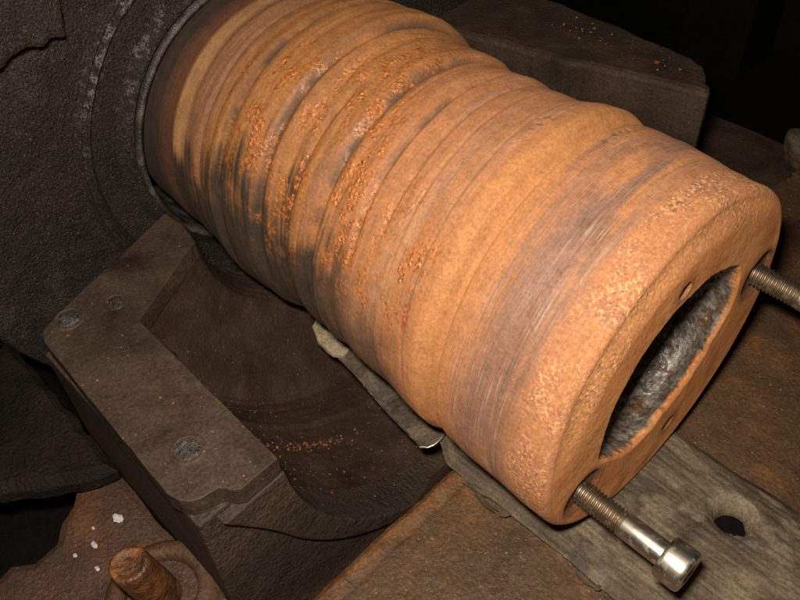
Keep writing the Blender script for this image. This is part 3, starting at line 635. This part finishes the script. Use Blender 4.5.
# ------------------------------------------------------------------ PLANK
plank = thing('wooden_plank', (0.2, -0.1, -1.13), 'dirty grey brown wooden plank with a round worn hole, under the shaft end', 'plank')
xs = np.linspace(-1.75, 1.9, 420); us = np.linspace(0, 1, 150)
XP, UP_ = np.meshgrid(xs, us, indexing='ij')
yl = -0.715 + 0.02*(fbm(xs*2.5, 0*xs, 0*xs, 4, 161) - .5)*2 - 0.02*sst(-.55, -.62, xs) + 0.10*sst(-.86, -1.05, xs)
yr = 0.455 + 0.03*(fbm(xs*2.5, 0*xs+9, 0*xs, 4, 162) - .5)*2
YP = yl[:, None]*(1-UP_) + yr[:, None]*UP_
edge = np.minimum(YP - yl[:, None], yr[:, None] - YP)
ZP = -1.004 + 0.016*(fbm(XP*1.2, YP*9, 0*XP, 4, 163) - .7) + 0.008*(vn(XP*6, YP*60, 0*XP, 164) - .5) + 0.01*(fbm(XP*20, YP*20, 0*XP, 3, 165) - .6) - 0.035*(1 - sst(0, 0.05, edge)) - 0.03*(1-sst(0, .25, yr[:, None]-YP))
hx, hy = 0.535, 0.150; RH = 0.120
dx, dy = XP-hx, YP-hy; d = np.hypot(dx, dy) + 0.022*(vn(XP*22, YP*22, 0*XP, 166) - .5)
away = np.clip((-0.45*dx + 0.89*dy)/np.maximum(d, 1e-4), -1, 1)
ZP = ZP - 0.016*(1 - sst(RH, RH+0.05, d))
wear = np.clip(0.9*(1 - sst(RH+0.01, RH+0.05, d + 0.03*(fbm(XP*30, YP*30, 0*XP, 3, 168)-.5)))*sst(-.2, .5, away), 0, 1)
wear = np.maximum(wear, 0.7*gau(XP, 0.05, .22)*gau(YP, -0.50, .10)*sst(.45, .6, fbm(XP*8, YP*14, 0*XP, 4, 169)))
wear = np.maximum(wear, 0.5*sst(.56, .66, fbm(XP*5, YP*10, 0*XP, 5, 170)))
top = np.stack([XP, YP, ZP], -1).reshape(-1, 3); nr, ncp = XP.shape
f = grid_faces(nr, ncp); f = f[~np.all(d.ravel()[f] < RH*1.07, axis=1)].tolist(); k = len(top)
ring = [i*ncp for i in range(nr)] + [(nr-1)*ncp + j for j in range(1, ncp)] + [i*ncp + ncp-1 for i in range(nr-2, -1, -1)] + [j for j in range(ncp-2, 0, -1)]
low = top[ring].copy(); low[:, 2] = -1.132; low[:, 1] += 0.04*np.where(low[:, 1] < 0, 1, -1)
f += [[ring[i], ring[(i+1) % len(ring)], k + (i+1) % len(ring), k + i] for i in range(len(ring))]
o = make('board', np.vstack([top, low]), f, MAT['wood'], plank); recalc(o)
a = o.data.attributes.new('wear', 'FLOAT', 'POINT'); a.data.foreach_set('value', np.concatenate([wear.ravel(), np.zeros(len(low))]))
# ragged wall of the hole: steep on the near side, splintered slope on the far side
v = []; nh = 56
for (z, sh, rad) in ((-1.012, 0.0, 1.13), (-1.024, 0.000, 1.05), (-1.045, 0.010, 0.95), (-1.070, 0.020, 0.87), (-1.095, 0.029, 0.80), (-1.116, 0.034, 0.76), (-1.125, 0.034, 0.74)):
    for q in range(nh):
        t_ = 2*math.pi*q/nh; w = 0.16*(float(vn(math.cos(t_)*3, math.sin(t_)*4, z*14, 172)) - .5) + 0.07*(float(vn(math.cos(t_)*14, math.sin(t_)*14, z*20, 173)) - .5)
        r_ = RH*rad*(1 + w)
        v.append((hx + 0.45*sh + r_*math.cos(t_), hy - 0.89*sh + r_*math.sin(t_), z + 0.01*(float(vn(t_*6, z*9, 0, 174)) - .5)))
o = make('hole_wall', v, grid_faces(7, nh, wrap=True), MAT['wood'], plank); recalc(o)
a = o.data.attributes.new('wear', 'FLOAT', 'POINT'); a.data.foreach_set('value', np.repeat([.9, .9, .8, .6, .3, 0, 0], nh))
make('hole_shade', [(hx + RH*1.05*math.cos(q*.2094), hy + RH*1.05*math.sin(q*.2094), -1.118) for q in range(30)], [list(range(30))], MAT['black'], plank, smooth=False)  # near-black disc: shade at the foot of the hole, put in as colour
rng = random.Random(12)
for i, (x, y, l, a) in enumerate([(-0.74, -0.735, .20, .12), (-0.62, -0.745, .17, -.16), (-0.50, -0.735, .12, .2), (-0.44, -0.75, .07, .5), (0.10, -0.72, .14, -.08), (0.22, -0.725, .05, .6)]):
    w = 0.016; ca, sa = math.cos(a), math.sin(a); q = []
    for (s_, t_, h) in ((0, -w, -.03), (0, w, -.03), (0, 0, .0), (l*.5, -w*1.1, -.035), (l*.5, w, -.03), (l*.5, 0, .006), (l, 0, -.02), (l, .003, -.024), (l, 0, -.016)):
        q.append((x + s_*ca - t_*sa, y + s_*sa + t_*ca, -1.03 + h))
    o = make('splinter', q, [[0, 2, 1], [0, 3, 5, 2], [2, 5, 4, 1], [1, 4, 3, 0], [3, 6, 8, 5], [5, 8, 7, 4], [4, 7, 6, 3], [6, 7, 8]], MAT['wood'], plank, smooth=False); recalc(o)

# ------------------------------------------------------------------ SHEET METAL STRIP + WEDGE
n1, n2 = 70, 16; top = []; 
for i in range(n1):
    u = i/(n1-1); x = -2.02 + 1.02*u
    y0 = -0.655 - 0.125*u; y1 = -0.42 - 0.14*u
    for j in range(n2):
        w = j/(n2-1); xx = x
        if u > 0.9: xx -= (u-0.9)*4.0*0.16*max(0, abs(w-0.5)*2)**3
        top.append((xx, y0*(1-w) + y1*w, -0.972 + 0.05*w*w*(1-u) - 0.025*(1-w)**3 + 0.012*math.sin(u*7) + 0.008*(float(vn(u*9, w*3, 0, 171)) - .5)))
top = np.array(top); bot = top.copy(); bot[:, 2] -= 0.014; k = len(top); nr, ncp = n1, n2
f = grid_faces(nr, ncp).tolist() + (grid_faces(nr, ncp)[:, ::-1] + k).tolist()
ring = [i*ncp for i in range(nr)] + [(nr-1)*ncp + j for j in range(1, ncp)] + [i*ncp + ncp-1 for i in range(nr-2, -1, -1)] + [j for j in range(ncp-2, 0, -1)]
f += [[ring[i], ring[(i+1) % len(ring)], k + ring[(i+1) % len(ring)], k + ring[i]] for i in range(len(ring))]
o = make('metal_strip', np.vstack([top, bot]), f, MAT['strip'], base=(-1.5, -0.7, -1.0)); recalc(o); so = o
def tube(name, pts, r, mat, parent, n=8):
    pts = [Vector(p) for p in pts]; v = []
    for i, p in enumerate(pts):
        d_ = (pts[min(i+1, len(pts)-1)] - pts[max(i-1, 0)]).normalized(); a_ = d_.orthogonal().normalized(); b_ = d_.cross(a_)
        for q in range(n): v.append(tuple(p + r*(a_*math.cos(2*math.pi*q/n) + b_*math.sin(2*math.pi*q/n))))
    o_ = make(name, v, grid_faces(len(pts), n, wrap=True), mat, parent); recalc(o_); return o_
T_ = top.reshape(n1, n2, 3)
tube('bent_edge', [T_[i, 0] + np.array((0, 0, -.004)) for i in range(24, n1)], 0.0065, MAT['steel'], so)
tube('bent_edge', [T_[n1-1, j] + np.array((0, 0, -.004)) for j in range(0, n2-3)], 0.0085, MAT['steel'], so)
props(o, 'thin dull sheet metal strip with bright edges tucked under the shaft beside the plank', 'metal strip')
wd = prism('wooden_wedge', [(-2.34, -0.52), (-2.28, -0.62), (-2.16, -0.68), (-2.00, -0.685), (-1.93, -0.64), (-1.98, -0.45), (-2.25, -0.42)], -1.0, -0.955, MAT['pale_wood'], None, (-2.1, -0.55, -1.0), bev=0.008, cuts=0.05, rough=0.008, seed=6)
props(wd, 'small pale split wooden wedge poking out under the shaft above the trough', 'wedge')

# ------------------------------------------------------------------ loose bits
def scatter(name, pts, mat, label, cat):
    vv, ff = [], []; rr = random.Random(77)
    base = [(1, 0, -.3), (-.5, .9, -.3), (-.5, -.9, -.3), (0, 0, 1), (.2, .5, .5)]
    for (x, y, z, r) in pts:
        k = len(vv); a = rr.uniform(0, 6.28); ca, sa = math.cos(a), math.sin(a)
        for (p, q, h) in base:
            p *= rr.uniform(.6, 1.3); q *= rr.uniform(.6, 1.3); h *= rr.uniform(.5, 1)
            vv.append((x + r*(p*ca - q*sa), y + r*(p*sa + q*ca), z + r*h*0.8))
        ff += [[k, k+4, k+3], [k, k+1, k+4], [k+1, k+3, k+4], [k+1, k+2, k+3], [k+2, k, k+3], [k, k+2, k+1]]
    o = make(name, vv, ff, mat, base=(-1.6, -1.2, -1.4), smooth=False)
    props(o, label, cat, kind='stuff'); return o
rr = random.Random(8)
def tr(x, dg, lift=0.0):
    r = float(np.interp(-x, -pa[:, 0], pa[:, 1])) - 0.004 - lift; q = math.radians(dg); return (x, r*math.cos(q), r*math.sin(q))
pts = []
for i in range(90):
    x = rr.gauss(-1.74, .022); dg = rr.gauss(228, 9); pts.append((*tr(x, dg), .004 + .012*rr.random()**3))
for i in range(140):
    pts.append((*tr(rr.uniform(-1.85, -1.05), rr.uniform(200, 262)), .003 + .008*rr.random()**3))
for i in range(14):
    pts.append((rr.uniform(-2.5, -1.05), rr.uniform(-2.15, -1.8), 0.002, .003 + .009*rr.random()**2))
scatter('rust_crumbs', pts, MAT['crumb'], 'orange rust crumbs fallen from the shaft into the trough and on the flange', 'rust crumbs')
pts = []
for i in range(220): pts.append((*tr(rr.uniform(-2.6, -1.05), rr.uniform(190, 265)), rr.uniform(.003, .007)))
for i in range(160):
    x, y = rr.uniform(-.6, 1.4), rr.uniform(-2.2, 3.5); pts.append((x, y, float(plate_z(np.array([x]), np.array([y]))[0]) + .003, rr.uniform(.004, .010)))
for i in range(40): pts.append((rr.uniform(-2.3, -1.2), rr.uniform(1.85, 2.1), 0.303, .004 + .014*rr.random()**3))
scatter('grit', pts, MAT['dust'], 'pale grit scattered over the casting, base plate and trough', 'grit')
for i, (x, y, r, lb) in enumerate([(-1.98, -2.36, .032, 'largest white chip on the rusty casting, above the orange stud'),
        (-1.93, -2.55, .019, 'white chip left of the orange stud, lower of two in a row'),
        (-2.03, -2.50, .010, 'tiny white speck between the largest white chip and the one below it'),
        (-1.95, -2.66, .012, 'leftmost white speck on the rusty casting by the stud'),
        (-1.79, -2.61, .014, 'lowest white chip, beside the side of the orange stud')]):
    o = blob('paint_chip', (x, y, -0.985), r, MAT['chip'], None, (x, y, -1.0), (1.2, .8, .45), seed=20+i, rough=0.45)
    props(o, lb, 'chip', 'white chips near the stud')
o = blob('red_flake', (-1.45, 1.93, 0.306), .016, MAT['crumb'], None, (-1.45, 1.93, .3), (1, 1, .5), seed=40, rough=0.4); o.data.materials.clear()
t = MT("red_paint"); o.data.materials.append(t.set((0.30, 0.035, 0.03), 0.6)); props(o, 'tiny red flake on top of the dark housing block behind the shaft', 'flake')

# ------------------------------------------------------------------ dark background machine
bk = thing('machine_frame', (-2.0, 6.0, -1.97), 'black machine frame barely visible in the dark behind the housing block', 'machine frame')
prism('post', [(-3.2, 5.6), (-2.4, 5.6), (-2.4, 6.4), (-3.2, 6.4)], -1.95, 5.0, MAT['black'], bk, bev=0.04)
prism('back_panel', [(-9, 6.6), (5, 6.6), (5, 6.8), (-9, 6.8)], -1.95, 6.0, MAT['black'], bk)
o = blob('tan_lump', (-0.80, 3.55, -0.98), 0.19, MAT['wood'], None, (-0.8, 3.55, -1.15), (1, .8, .95), seed=61, sub=4, rough=0.28)
props(o, 'tan broken lump at the far edge of the base plate, upper right', 'lump')
